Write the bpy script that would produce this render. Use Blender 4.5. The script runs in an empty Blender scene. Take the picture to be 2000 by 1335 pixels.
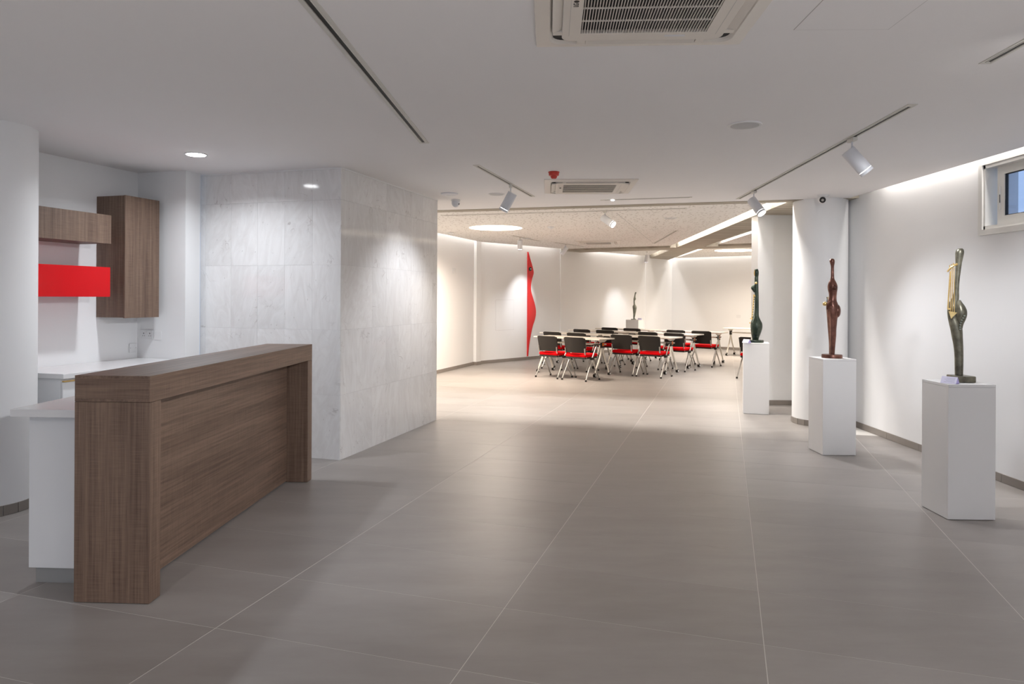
import bpy, bmesh, math, random
from mathutils import Vector, Matrix
random.seed(7)
R = math.radians
S = bpy.context.scene
C = S.collection

# ------------------------------------------------------------------ camera
cam = bpy.data.cameras.new('camera'); cam.sensor_width = 36.0; cam.lens = 24.66
cam.shift_y = -0.0437; cam.clip_start = 0.05; cam.clip_end = 200
camo = bpy.data.objects.new('camera', cam); C.objects.link(camo)
camo.matrix_world = Matrix.Translation((0, 0, 1.53)) @ Matrix.Rotation(R(90), 4, 'X') @ Matrix.Rotation(R(0.3), 4, 'Z')
S.camera = camo

# ------------------------------------------------------------------ world (daylight behind the glass)
W = bpy.data.worlds.new('daylight'); S.world = W; W.use_nodes = True
bg = W.node_tree.nodes['Background']; bg.inputs[0].default_value = (0.62, 0.75, 1.0, 1); bg.inputs[1].default_value = 0.9
vs = S.view_settings
vs.view_transform = 'Standard'; vs.look = 'None'; vs.exposure = 0.18; vs.gamma = 1.0; vs.use_curve_mapping = False

def lamp_area(name, loc, size, power, color, rot=(0, 0, 0), size_y=None, shape='RECTANGLE', spread=180, parent=None):
    l = bpy.data.lights.new(name, 'AREA'); l.energy = power; l.color = color; l.shape = shape
    l.size = size
    if size_y: l.size_y = size_y
    l.spread = R(spread)
    o = bpy.data.objects.new(name, l); C.objects.link(o); o.location = loc; o.rotation_euler = rot
    o.parent = parent
    return o
def lamp_spot(name, loc, d, power, color, angle=50, blend=0.6, radius=0.03, parent=None):
    l = bpy.data.lights.new(name, 'SPOT'); l.energy = power; l.color = color
    l.spot_size = R(angle); l.spot_blend = blend; l.shadow_soft_size = radius
    o = bpy.data.objects.new(name, l); C.objects.link(o); o.location = loc
    o.rotation_euler = Vector(d).to_track_quat('-Z', 'Y').to_euler(); o.parent = parent
    return o

WARM = (1.0, 0.86, 0.72); NEUT = (1.0, 0.955, 0.91); COOL = (0.86, 0.91, 1.0)
HZ = 2.735      # hall ceiling
FZ = 2.78       # far room ceiling rafts
TOP = 3.15      # underside of the structural slab

# cove strips hidden in the gaps between ceiling and walls / beams (p, q, metres above, power per metre)
def cove(p, q, z, wpm, color=NEUT, w=0.05):
    p = Vector((p[0], p[1])); q = Vector((q[0], q[1])); m = (p + q) / 2; L = (q - p).length
    lamp_area('cove_strip_light', (m.x, m.y, z), L, wpm * L, color, (0, 0, math.atan2(q.y - p.y, q.x - p.x)), w)

# ------------------------------------------------------------------ materials
def nt(name):
    m = bpy.data.materials.new(name); m.use_nodes = True
    t = m.node_tree; b = t.nodes['Principled BSDF']
    return m, t, b
def N(t, kind, **kw):
    n = t.nodes.new(kind)
    for k, v in kw.items():
        if k.startswith('i_'): n.inputs[k[2:].replace('_', ' ')].default_value = v
        else: setattr(n, k, v)
    return n
def L(t, a, b): t.links.new(a, b)
def plain(name, col, rough=0.5, metal=0.0, noise=0.04, scale=8.0, bump=0.0, bscale=120.0, spec=0.5, coat=0.0):
    m, t, b = nt(name)
    b.inputs['Roughness'].default_value = rough; b.inputs['Metallic'].default_value = metal
    b.inputs['Specular IOR Level'].default_value = spec; b.inputs['Coat Weight'].default_value = coat
    tc = N(t, 'ShaderNodeTexCoord'); nz = N(t, 'ShaderNodeTexNoise', i_Scale=scale, i_Detail=3.0)
    L(t, tc.outputs['Object'], nz.inputs['Vector'])
    mx = N(t, 'ShaderNodeMix', data_type='RGBA')
    mx.inputs['A'].default_value = (*[c * (1 - noise) for c in col], 1); mx.inputs['B'].default_value = (*[min(1, c * (1 + noise)) for c in col], 1)
    L(t, nz.outputs['Fac'], mx.inputs['Factor']); L(t, mx.outputs['Result'], b.inputs['Base Color'])
    if bump:
        n2 = N(t, 'ShaderNodeTexNoise', i_Scale=bscale, i_Detail=2.0); L(t, tc.outputs['Object'], n2.inputs['Vector'])
        bp = N(t, 'ShaderNodeBump', i_Strength=bump, i_Distance=0.002); L(t, n2.outputs['Fac'], bp.inputs['Height']); L(t, bp.outputs['Normal'], b.inputs['Normal'])
    return m
def emit(name, col, strength):
    m, t, b = nt(name)
    b.inputs['Base Color'].default_value = (0.9, 0.9, 0.9, 1)
    b.inputs['Emission Color'].default_value = (*col, 1); b.inputs['Emission Strength'].default_value = strength
    return m
def wood(name, axis, dark=(0.095, 0.055, 0.037), light=(0.235, 0.155, 0.109)):
    m, t, b = nt(name)
    tc = N(t, 'ShaderNodeTexCoord'); oi = N(t, 'ShaderNodeObjectInfo')
    mp = N(t, 'ShaderNodeMapping'); sc = [70, 70, 70]; sc[axis] = 1.2; mp.inputs['Scale'].default_value = sc
    mp2 = N(t, 'ShaderNodeMapping'); s2 = [260, 260, 260]; s2[axis] = 5; mp2.inputs['Scale'].default_value = s2
    mp3 = N(t, 'ShaderNodeMapping'); s3 = [9, 9, 9]; s3[axis] = 420; mp3.inputs['Scale'].default_value = s3
    mp4 = N(t, 'ShaderNodeMapping'); s4 = [11, 11, 11]; s4[axis] = 0.5; mp4.inputs['Scale'].default_value = s4
    vals = []
    for p, d in ((mp, 4.0), (mp2, 2.0), (mp3, 2.0), (mp4, 3.0)):
        L(t, tc.outputs['Object'], p.inputs['Vector'])
        n = N(t, 'ShaderNodeTexNoise', i_Scale=1.0, i_Detail=d); L(t, p.outputs['Vector'], n.inputs['Vector']); vals.append(n.outputs['Fac'])
    def mul(a, k):
        q = N(t, 'ShaderNodeMath', operation='MULTIPLY'); L(t, a, q.inputs[0]); q.inputs[1].default_value = k; return q.outputs[0]
    def add(a, c):
        q = N(t, 'ShaderNodeMath', operation='ADD'); L(t, a, q.inputs[0]); L(t, c, q.inputs[1]); return q.outputs[0]
    tot = add(add(mul(vals[0], 0.3), mul(vals[1], 0.25)), add(mul(vals[2], 0.2), mul(vals[3], 0.25)))
    cr = N(t, 'ShaderNodeValToRGB'); cr.color_ramp.elements[0].position = 0.39; cr.color_ramp.elements[1].position = 0.61
    cr.color_ramp.elements[0].color = (*dark, 1); cr.color_ramp.elements[1].color = (*light, 1)
    L(t, tot, cr.inputs['Fac']); L(t, cr.outputs['Color'], b.inputs['Base Color'])
    b.inputs['Roughness'].default_value = 0.5
    bp = N(t, 'ShaderNodeBump', i_Strength=0.15, i_Distance=0.001); L(t, tot, bp.inputs['Height']); L(t, bp.outputs['Normal'], b.inputs['Normal'])
    return m
def marble(name):
    m, t, b = nt(name)
    tc = N(t, 'ShaderNodeTexCoord'); oi = N(t, 'ShaderNodeObjectInfo')
    off = N(t, 'ShaderNodeVectorMath', operation='SCALE'); cmb = N(t, 'ShaderNodeCombineXYZ')
    m1 = N(t, 'ShaderNodeMath', operation='MULTIPLY'); m1.inputs[1].default_value = 37.0; L(t, oi.outputs['Random'], m1.inputs[0])
    for k in ('X', 'Y', 'Z'): L(t, m1.outputs[0], cmb.inputs[k])
    ad = N(t, 'ShaderNodeVectorMath', operation='ADD'); L(t, tc.outputs['Object'], ad.inputs[0]); L(t, cmb.outputs[0], ad.inputs[1])
    rt = N(t, 'ShaderNodeVectorRotate', rotation_type='EULER_XYZ')
    ang = N(t, 'ShaderNodeMapRange'); ang.inputs['To Min'].default_value = -0.6; ang.inputs['To Max'].default_value = 0.6; L(t, oi.outputs['Random'], ang.inputs['Value'])
    cr_ = N(t, 'ShaderNodeCombineXYZ'); L(t, ang.outputs[0], cr_.inputs['Y']); L(t, ang.outputs[0], cr_.inputs['X'])
    L(t, tc.outputs['Object'], rt.inputs['Vector']); L(t, cr_.outputs[0], rt.inputs['Rotation'])
    ad2 = N(t, 'ShaderNodeVectorMath', operation='ADD'); L(t, rt.outputs[0], ad2.inputs[0]); L(t, cmb.outputs[0], ad2.inputs[1])
    mp = N(t, 'ShaderNodeMapping'); mp.inputs['Scale'].default_value = (11, 11, 2.2); L(t, ad2.outputs[0], mp.inputs['Vector'])
    n1 = N(t, 'ShaderNodeTexNoise', i_Scale=1.0, i_Detail=7.0, i_Roughness=0.6, i_Distortion=1.4); L(t, mp.outputs[0], n1.inputs['Vector'])
    r1 = N(t, 'ShaderNodeValToRGB'); e = r1.color_ramp.elements; e[0].position = 0.30; e[0].color = (0.745, 0.73, 0.72, 1); e[1].position = 0.66; e[1].color = (0.835, 0.83, 0.825, 1)
    L(t, n1.outputs['Fac'], r1.inputs['Fac'])
    # thin veins
    n2 = N(t, 'ShaderNodeTexNoise', i_Scale=3.0, i_Detail=5.0, i_Distortion=1.0); L(t, ad2.outputs[0], n2.inputs['Vector'])
    sub = N(t, 'ShaderNodeMath', operation='SUBTRACT'); sub.inputs[1].default_value = 0.5; L(t, n2.outputs['Fac'], sub.inputs[0])
    ab = N(t, 'ShaderNodeMath', operation='ABSOLUTE'); L(t, sub.outputs[0], ab.inputs[0])
    vr = N(t, 'ShaderNodeMapRange'); vr.inputs['From Max'].default_value = 0.012; vr.inputs['To Min'].default_value = 1; vr.inputs['To Max'].default_value = 0; L(t, ab.outputs[0], vr.inputs['Value'])
    n3 = N(t, 'ShaderNodeTexNoise', i_Scale=4.5, i_Detail=2.0); L(t, ad.outputs[0], n3.inputs['Vector'])
    g = N(t, 'ShaderNodeMapRange'); g.inputs['From Min'].default_value = 0.55; g.inputs['From Max'].default_value = 0.72; L(t, n3.outputs['Fac'], g.inputs['Value'])
    vm = N(t, 'ShaderNodeMath', operation='MULTIPLY'); L(t, vr.outputs[0], vm.inputs[0]); L(t, g.outputs[0], vm.inputs[1])
    mpS = N(t, 'ShaderNodeMapping'); mpS.inputs['Scale'].default_value = (1.6, 1.6, 0.8); L(t, ad2.outputs[0], mpS.inputs['Vector'])
    vo = N(t, 'ShaderNodeTexVoronoi', i_Scale=9.0); L(t, mpS.outputs[0], vo.inputs['Vector'])
    sp = N(t, 'ShaderNodeMapRange'); sp.inputs['From Min'].default_value = 0.05; sp.inputs['From Max'].default_value = 0.09; sp.inputs['To Min'].default_value = 1; sp.inputs['To Max'].default_value = 0; L(t, vo.outputs['Distance'], sp.inputs['Value'])
    mxx = N(t, 'ShaderNodeMath', operation='MAXIMUM'); L(t, vm.outputs[0], mxx.inputs[0])
    sp2 = N(t, 'ShaderNodeMath', operation='MULTIPLY'); sp2.inputs[1].default_value = 0.55; L(t, sp.outputs[0], sp2.inputs[0]); L(t, sp2.outputs[0], mxx.inputs[1])
    k = N(t, 'ShaderNodeMath', operation='MULTIPLY'); k.inputs[1].default_value = 0.55; L(t, mxx.outputs[0], k.inputs[0])
    mx = N(t, 'ShaderNodeMix', data_type='RGBA'); L(t, k.outputs[0], mx.inputs['Factor']); L(t, r1.outputs['Color'], mx.inputs['A']); mx.inputs['B'].default_value = (0.32, 0.28, 0.26, 1)
    # slab to slab tone
    tv = N(t, 'ShaderNodeMapRange'); tv.inputs['To Min'].default_value = 0.93; tv.inputs['To Max'].default_value = 1.03; L(t, oi.outputs['Random'], tv.inputs['Value'])
    hs = N(t, 'ShaderNodeHueSaturation'); L(t, mx.outputs['Result'], hs.inputs['Color']); L(t, tv.outputs[0], hs.inputs['Value'])
    L(t, hs.outputs['Color'], b.inputs['Base Color']); b.inputs['Roughness'].default_value = 0.09; b.inputs['Specular IOR Level'].default_value = 0.45
    return m
def tile_mat(name):
    m, t, b = nt(name)
    tc = N(t, 'ShaderNodeTexCoord'); oi = N(t, 'ShaderNodeObjectInfo'); ge = N(t, 'ShaderNodeNewGeometry')
    mp = N(t, 'ShaderNodeMapping'); mp.inputs['Scale'].default_value = (0.9, 3.0, 1); L(t, ge.outputs['Position'], mp.inputs['Vector'])
    n = N(t, 'ShaderNodeTexNoise', i_Scale=1.7, i_Detail=6.0, i_Roughness=0.62); L(t, mp.outputs[0], n.inputs['Vector'])
    ri = N(t, 'ShaderNodeMapRange'); ri.inputs['To Min'].default_value = -0.12; ri.inputs['To Max'].default_value = 0.12; L(t, oi.outputs['Random'], ri.inputs['Value'])
    ad = N(t, 'ShaderNodeMath', operation='ADD'); L(t, n.outputs['Fac'], ad.inputs[0]); L(t, ri.outputs[0], ad.inputs[1])
    cr = N(t, 'ShaderNodeValToRGB'); e = cr.color_ramp.elements; e[0].position = 0.25; e[0].color = (0.275, 0.25, 0.232, 1); e[1].position = 0.8; e[1].color = (0.35, 0.325, 0.305, 1)
    L(t, ad.outputs[0], cr.inputs['Fac']); L(t, cr.outputs['Color'], b.inputs['Base Color'])
    rr = N(t, 'ShaderNodeMapRange'); rr.inputs['To Min'].default_value = 0.33; rr.inputs['To Max'].default_value = 0.43; L(t, n.outputs['Fac'], rr.inputs['Value']); L(t, rr.outputs[0], b.inputs['Roughness'])
    b.inputs['Specular IOR Level'].default_value = 0.42
    return m
def raft_mat(name):
    m, t, b = nt(name)
    ge = N(t, 'ShaderNodeNewGeometry')
    mp = N(t, 'ShaderNodeMapping'); mp.inputs['Scale'].default_value = (1, 0.55, 1); L(t, ge.outputs['Position'], mp.inputs['Vector'])
    v = N(t, 'ShaderNodeTexVoronoi', i_Scale=19.0); L(t, mp.outputs[0], v.inputs['Vector'])
    r = N(t, 'ShaderNodeMapRange'); r.inputs['From Min'].default_value = 0.14; r.inputs['From Max'].default_value = 0.34; L(t, v.outputs['Distance'], r.inputs['Value'])
    mx = N(t, 'ShaderNodeMix', data_type='RGBA'); L(t, r.outputs[0], mx.inputs['Factor']); mx.inputs['A'].default_value = (0.52, 0.48, 0.44, 1); mx.inputs['B'].default_value = (0.85, 0.83, 0.80, 1)
    L(t, mx.outputs['Result'], b.inputs['Base Color']); b.inputs['Roughness'].default_value = 0.9
    return m
def concrete_mat(name):
    m, t, b = nt(name)
    ge = N(t, 'ShaderNodeNewGeometry')
    mp = N(t, 'ShaderNodeMapping'); mp.inputs['Scale'].default_value = (0.5, 5.0, 5); mp.inputs['Rotation'].default_value = (0, 0, R(12)); L(t, ge.outputs['Position'], mp.inputs['Vector'])
    n = N(t, 'ShaderNodeTexNoise', i_Scale=1.6, i_Detail=6.0, i_Roughness=0.6); L(t, mp.outputs[0], n.inputs['Vector'])
    cr = N(t, 'ShaderNodeValToRGB'); e = cr.color_ramp.elements; e[0].position = 0.3; e[0].color = (0.30, 0.265, 0.21, 1); e[1].position = 0.7; e[1].color = (0.50, 0.455, 0.38, 1)
    L(t, n.outputs['Fac'], cr.inputs['Fac']); L(t, cr.outputs['Color'], b.inputs['Base Color']); b.inputs['Roughness'].default_value = 0.85
    bp = N(t, 'ShaderNodeBump', i_Strength=0.3, i_Distance=0.01); L(t, n.outputs['Fac'], bp.inputs['Height']); L(t, bp.outputs['Normal'], b.inputs['Normal'])
    return m
def bronze(name, c1, c2, rough=0.35, metal=0.6):
    m, t, b = nt(name)
    tc = N(t, 'ShaderNodeTexCoord'); n = N(t, 'ShaderNodeTexNoise', i_Scale=14.0, i_Detail=6.0, i_Roughness=0.65); L(t, tc.outputs['Object'], n.inputs['Vector'])
    cr = N(t, 'ShaderNodeValToRGB'); e = cr.color_ramp.elements; e[0].position = 0.35; e[0].color = (*c1, 1); e[1].position = 0.68; e[1].color = (*c2, 1)
    L(t, n.outputs['Fac'], cr.inputs['Fac']); L(t, cr.outputs['Color'], b.inputs['Base Color'])
    b.inputs['Roughness'].default_value = rough; b.inputs['Metallic'].default_value = metal
    bp = N(t, 'ShaderNodeBump', i_Strength=0.2, i_Distance=0.003); L(t, n.outputs['Fac'], bp.inputs['Height']); L(t, bp.outputs['Normal'], b.inputs['Normal'])
    return m
def glass_mat(name):
    m = bpy.data.materials.new(name); m.use_nodes = True; t = m.node_tree; t.nodes.remove(t.nodes['Principled BSDF'])
    tr = N(t, 'ShaderNodeBsdfTransparent'); tr.inputs['Color'].default_value = (0.78, 0.86, 0.96, 1)
    gl = N(t, 'ShaderNodeBsdfGlossy', i_Roughness=0.02); fr = N(t, 'ShaderNodeValue'); fr.outputs[0].default_value = 0.07
    mx = N(t, 'ShaderNodeMixShader'); L(t, fr.outputs[0], mx.inputs[0]); L(t, tr.outputs[0], mx.inputs[1]); L(t, gl.outputs[0], mx.inputs[2])
    L(t, mx.outputs[0], t.nodes['Material Output'].inputs['Surface'])
    return m

M = {}
M['wall'] = plain('white_wall_paint', (0.83, 0.83, 0.83), 0.6, noise=0.012, scale=2, bump=0.05, bscale=60)
M['ceiling'] = plain('white_ceiling_paint', (0.90, 0.885, 0.885), 0.85, noise=0.01, scale=2)
M['slab'] = plain('slab_paint', (0.75, 0.74, 0.72), 0.9)
M['wood_x'] = wood('brown_laminate_grain_x', 0); M['wood_y'] = wood('brown_laminate_grain_y', 1); M['wood_z'] = wood('brown_laminate_grain_z', 2)
M['marble'] = marble('white_marble'); M['marble_joint'] = plain('marble_joint', (0.76, 0.75, 0.74), 0.6)
M['tile'] = tile_mat('grey_porcelain'); M['grout'] = plain('light_grout', (0.62, 0.595, 0.56), 0.8)
M['skirt'] = plain('skirting_porcelain', (0.25, 0.22, 0.195), 0.4, noise=0.08, scale=5)
M['raft'] = raft_mat('perforated_plaster'); M['concrete'] = concrete_mat('board_marked_concrete')
M['white_lam'] = plain('white_laminate', (0.82, 0.83, 0.84), 0.25, noise=0.005)
M['stone'] = plain('white_solid_surface', (0.80, 0.80, 0.80), 0.18, noise=0.01)
M['plinth'] = plain('brushed_aluminium_plinth', (0.45, 0.46, 0.46), 0.4, 0.6)
M['red_gloss'] = plain('red_gloss_lacquer', (0.62, 0.003, 0.007), 0.22, noise=0.02, spec=0.25)
M['red_matt'] = plain('red_paint', (0.70, 0.02, 0.022), 0.45, noise=0.02)
M['red_fabric'] = plain('red_fabric', (0.68, 0.003, 0.006), 0.9, noise=0.06, scale=40, bump=0.2, bscale=400, spec=0.08)
M['black_plastic'] = plain('black_plastic', (0.024, 0.020, 0.017), 0.5, bump=0.05, spec=0.3)
M['dark'] = plain('dark_recess', (0.02, 0.019, 0.018), 0.6)
M['gap'] = plain('shadow_joint', (0.50, 0.49, 0.48), 0.9)
M['chrome'] = plain('satin_chrome', (0.55, 0.53, 0.50), 0.28, 0.9)
M['cream_metal'] = plain('cream_powder_coat', (0.72, 0.68, 0.60), 0.4)
M['tabletop'] = plain('cream_tabletop', (0.74, 0.69, 0.61), 0.35)
M['orange'] = plain('orange_plastic', (0.8, 0.2, 0.02), 0.4)
M['white_metal'] = plain('white_powder_coat', (0.74, 0.75, 0.78), 0.4)
M['track'] = plain('cream_track_metal', (0.68, 0.66, 0.61), 0.5)
M['ac'] = plain('warm_white_plastic', (0.76, 0.715, 0.655), 0.4, noise=0.01)
M['plastic'] = plain('white_plastic', (0.78, 0.78, 0.78), 0.4)
M['pedestal'] = plain('white_pedestal_paint', (0.80, 0.79, 0.78), 0.45, noise=0.01)
M['mesh_grille'] = plain('grey_speaker_mesh', (0.60, 0.60, 0.60), 0.7, bump=0.3, bscale=900)
M['alu'] = plain('off_white_aluminium', (0.72, 0.71, 0.68), 0.35, 0.0)
M['glass'] = glass_mat('window_glass')
M['detector'] = plain('red_detector_plastic', (0.62, 0.05, 0.03), 0.4)
M['lens'] = emit('spot_lens', (1.0, 0.97, 0.93), 18.0)
M['lens_off'] = plain('lens_rim_shadow', (0.35, 0.35, 0.36), 0.3)
M['downlight'] = emit('downlight_diffuser', (0.97, 0.98, 1.0), 30.0)
M['disc'] = emit('round_diffuser', (1.0, 0.86, 0.70), 5.5)
M['led'] = emit('indicator_led', (1, 1, 1), 12.0)
M['card'] = plain('lilac_card', (0.72, 0.70, 0.86), 0.7); M['card_edge'] = plain('violet_card_inside', (0.45, 0.40, 0.75), 0.7); M['ink'] = plain('grey_ink', (0.35, 0.35, 0.42), 0.8)
M['green_bronze'] = bronze('olive_bronze', (0.10, 0.092, 0.066), (0.25, 0.235, 0.175)); M['dark_green'] = bronze('dark_green_bronze', (0.010, 0.022, 0.016), (0.055, 0.07, 0.05), 0.22, 0.4)
M['copper'] = bronze('red_brown_bronze', (0.085, 0.030, 0.020), (0.22, 0.095, 0.065), 0.3, 0.5)
M['grey_green'] = bronze('grey_green_bronze', (0.14, 0.16, 0.13), (0.33, 0.34, 0.28), 0.4, 0.3)
M['gold'] = bronze('polished_gold', (0.60, 0.40, 0.14), (0.85, 0.62, 0.27), 0.28, 0.8)
M['outside'] = plain('outside_render', (0.75, 0.78, 0.82), 0.8)

# ------------------------------------------------------------------ mesh helpers
class MB:
    def __init__(s): s.bm = bmesh.new()
    def box(s, x0, x1, y0, y1, z0, z1, bev=0.0, seg=2):
        v = [s.bm.verts.new(p) for p in ((x0, y0, z0), (x1, y0, z0), (x1, y1, z0), (x0, y1, z0), (x0, y0, z1), (x1, y0, z1), (x1, y1, z1), (x0, y1, z1))]
        fs = [s.bm.faces.new([v[i] for i in q]) for q in ((3, 2, 1, 0), (4, 5, 6, 7), (0, 1, 5, 4), (1, 2, 6, 5), (2, 3, 7, 6), (3, 0, 4, 7))]
        if bev:
            es = list({e for f in fs for e in f.edges}); bmesh.ops.bevel(s.bm, geom=es, offset=bev, segments=seg, affect='EDGES', profile=0.5)
        return s
    def prism(s, poly, z0, z1, bev=0.0):
        a = sum(poly[i][0] * poly[(i + 1) % len(poly)][1] - poly[(i + 1) % len(poly)][0] * poly[i][1] for i in range(len(poly)))
        if a < 0: poly = poly[::-1]
        lo = [s.bm.verts.new((p[0], p[1], z0)) for p in poly]; hi = [s.bm.verts.new((p[0], p[1], z1)) for p in poly]; n = len(poly)
        s.bm.faces.new(lo[::-1]); s.bm.faces.new(hi)
        for i in range(n): s.bm.faces.new((lo[i], lo[(i + 1) % n], hi[(i + 1) % n], hi[i]))
        return s
    def rings(s, rs, cap=True, closed=False):
        vs_ = [[s.bm.verts.new(p) for p in r] for r in rs]; n = len(rs[0])
        for a, b in zip(vs_, vs_[1:]):
            for i in range(n): s.bm.faces.new((a[i], a[(i + 1) % n], b[(i + 1) % n], b[i]))
        if cap: s.bm.faces.new(vs_[0][::-1]); s.bm.faces.new(vs_[-1])
        return s
    def lathe(s, prof, seg=24, c=(0, 0)):
        rs = [[(c[0] + r * math.cos(2 * math.pi * i / seg), c[1] + r * math.sin(2 * math.pi * i / seg), z) for i in range(seg)] for r, z in prof]
        if prof[0][1] > prof[-1][1]: rs = rs[::-1]
        return s.rings(rs)
    def tube(s, pts, r, seg=8, r2=None):
        pts = [Vector(p) for p in pts]; rs = []; up = Vector((0.31, 0.17, 0.93)); n = len(pts)
        for i, p in enumerate(pts):
            d = (pts[min(i + 1, n - 1)] - pts[max(i - 1, 0)]).normalized(); a = d.cross(up)
            if a.length < 1e-3: a = d.cross(Vector((1, 0, 0)))
            a.normalize(); b = d.cross(a); rr = r if r2 is None else r + (r2 - r) * i / (n - 1)
            rs.append([tuple(p + (a * math.cos(2 * math.pi * k / seg) + b * math.sin(2 * math.pi * k / seg)) * rr) for k in range(seg)])
        return s.rings(rs)
    def loft(s, prof, seg=20, steps=4):
        """prof: (z, cx, cy, rx, ry); Catmull-Rom between rings"""
        P = [Vector(p) if len(p) < 5 else p for p in prof]; out = []
        for i in range(len(P) - 1):
            p0, p1, p2, p3 = P[max(i - 1, 0)], P[i], P[i + 1], P[min(i + 2, len(P) - 1)]
            for k in range(steps):
                t = k / steps
                out.append([0.5 * (2 * b + (c - a) * t + (2 * a - 5 * b + 4 * c - d) * t * t + (3 * b - a - 3 * c + d) * t ** 3) for a, b, c, d in zip(p0, p1, p2, p3)])
        out.append(list(P[-1]))
        return s.rings([[(cx + max(rx, .001) * math.cos(2 * math.pi * i / seg), cy + max(ry, .001) * math.sin(2 * math.pi * i / seg), z) for i in range(seg)] for z, cx, cy, rx, ry in out])
    def ball(s, c, r, seg=14):
        mat = Matrix.Translation(c) @ Matrix.Diagonal((*(r if isinstance(r, tuple) else (r, r, r)), 1))
        bmesh.ops.create_uvsphere(s.bm, u_segments=seg, v_segments=max(6, seg * 2 // 3), radius=1.0, matrix=mat); return s
    def xform(s, mat): bmesh.ops.transform(s.bm, matrix=mat, verts=s.bm.verts); return s
    def mesh(s, name, mat, smooth=None):
        bmesh.ops.recalc_face_normals(s.bm, faces=s.bm.faces)
        me = bpy.data.meshes.new(name); s.bm.to_mesh(me); s.bm.free(); me.materials.append(mat if not isinstance(mat, str) else M[mat])
        if smooth:
            for p in me.polygons: p.use_smooth = True
            me.set_sharp_from_angle(angle=R(smooth))
        return me
    def build(s, name, mat, parent=None, loc=(0, 0, 0), rotz=0.0, smooth=None):
        o = bpy.data.objects.new(name, s.mesh(name, mat, smooth)); C.objects.link(o); o.location = loc; o.rotation_euler = (0, 0, rotz); o.parent = parent
        return o
def inst(name, me, parent=None, loc=(0, 0, 0), rot=(0, 0, 0), scale=None):
    o = bpy.data.objects.new(name, me); C.objects.link(o); o.location = loc; o.rotation_euler = rot; o.parent = parent
    if scale: o.scale = scale
    return o
def tag(o, label, cat, group=None):
    o['label'] = label; o['category'] = cat
    if group: o['group'] = group
    return o
def thing(name, label, cat, loc=(0, 0, 0), rotz=0.0, group=None):
    o = bpy.data.objects.new(name, None); o.empty_display_size = 0.1; C.objects.link(o); o.location = loc; o.rotation_euler = (0, 0, rotz)
    return tag(o, label, cat, group)
def struct(o, label=None):
    o['kind'] = 'structure'
    if label: o['label'] = label
    return o
def sempty(name, loc=(0, 0, 0), rotz=0.0, label=None):
    o = bpy.data.objects.new(name, None); o.empty_display_size = 0.1; C.objects.link(o); o.location = loc; o.rotation_euler = (0, 0, rotz)
    return struct(o, label)
def copy_tree(o, parent=None):
    c = o.copy(); C.objects.link(c); c.parent = parent
    for ch in list(o.children): copy_tree(ch, c)
    return c
def rot2(p, a): return (p[0] * math.cos(a) - p[1] * math.sin(a), p[0] * math.sin(a) + p[1] * math.cos(a))

# ------------------------------------------------------------------ plan of the place
GA = R(-17)                                   # the building grid is turned 17 degrees
u = Vector((math.cos(GA), math.sin(GA))); v = Vector((-math.sin(GA), math.cos(GA)))
def G(o, a, b): p = Vector(o) + u * a + v * b; return (p.x, p.y)
K = (-3.70, 6.93)                             # inner corner of the kitchenette
A0 = (-1.60, 6.55)                            # outer corner of the marble block
W1a, W2a = (-3.10, 9.25), (-0.807, 15.956)
T2 = Vector((0.686, 0.7276)); N2 = Vector((0.7276, -0.686))
W4a = (5.05, 22.16); W4b = (8.15, 19.68)
RX = 4.12                                     # right wall face

# floor ------------------------------------------------------------
FO = (-0.03, 3.453)
fl = struct(MB().box(-8, 11, -9, 22, -0.12, -0.0005).build('floor', 'grout', None, (FO[0], FO[1], 0), GA), 'grey porcelain tiled floor with pale joints')
tm = MB().box(-0.6004, 0.6004, -0.2995, 0.2995, -0.010, 0.0, 0.0004, 1).mesh('tile', 'tile')
def inside(X, Y):
    if Y > 24 or Y < 0.9: return False
    if Y < 9.5:
        return -4.7 < X < 4.4 and not (X < -1.9 and Y > 7.6)
    if X < W1a[0] + (Y - W1a[1]) * 0.342 - 0.5: return False
    if Y > 16.811 + 1.06 * X + 0.7: return False
    if Y > 26.2 - 0.8 * X + 0.6: return False
    return X < 0.36 * Y + 0.9
cand = []
for i in range(-8, 10):
    for j in range(-8, 36):
        cx, cy = (i + 0.5) * 1.2045, (j + 0.5) * 0.6015
        p = G(FO, cx, cy)
        if inside(*p) and (abs(p[0]) / p[1] < 0.95 or p[1] < 2.2) : cand.append((p[1] ** 2 + p[0] ** 2, cx, cy))
cand.sort()
rest = MB()
for k, (d, cx, cy) in enumerate(cand):
    if k < 295: inst('tile', tm, fl, (cx, cy, 0))
    else: rest.box(cx - .5997, cx + .5997, cy - .2992, cy + .2992, -0.010, 0)
if len(cand) > 295:
    o = rest.build('far_tiles', 'tile', fl); o['kind'] = 'stuff'
print('tiles', len(cand))

# roof slab and walls -------------------------------------------------
struct(MB().prism([(-8, -3.4), (RX + .3, -3.4), (RX + .3, 10.1), (8.6, 20.3), (5.3, 24.5), (-8, 24.5)], TOP, TOP + 0.15).build('ceiling_slab', 'slab'), 'structural slab above the ceilings')
def wall(name, p, q, th, z0=0.0, z1=TOP, mat='wall', label=None):
    """vertical slab from p to q; thickness goes to the left of p->q"""
    p = Vector(p); q = Vector(q); d = (q - p).normalized(); n = Vector((-d.y, d.x)) * th
    return struct(MB().prism([tuple(p), tuple(q), tuple(q + n), tuple(p + n)], z0, z1).build(name, mat), label)
KL = G(K, 0, -5.6)
wall('wall_left', G(K, 0, -9.9), G(K, 0, 0.2), 0.2, label='white wall of the kitchenette behind the wall cabinets')
# kitchenette back wall + return beside the marble
wall('wall_kitchen_back', G(K, -0.2, 0), G(K, 0.575, 0), 0.195, label='white back wall of the kitchenette')
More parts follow.
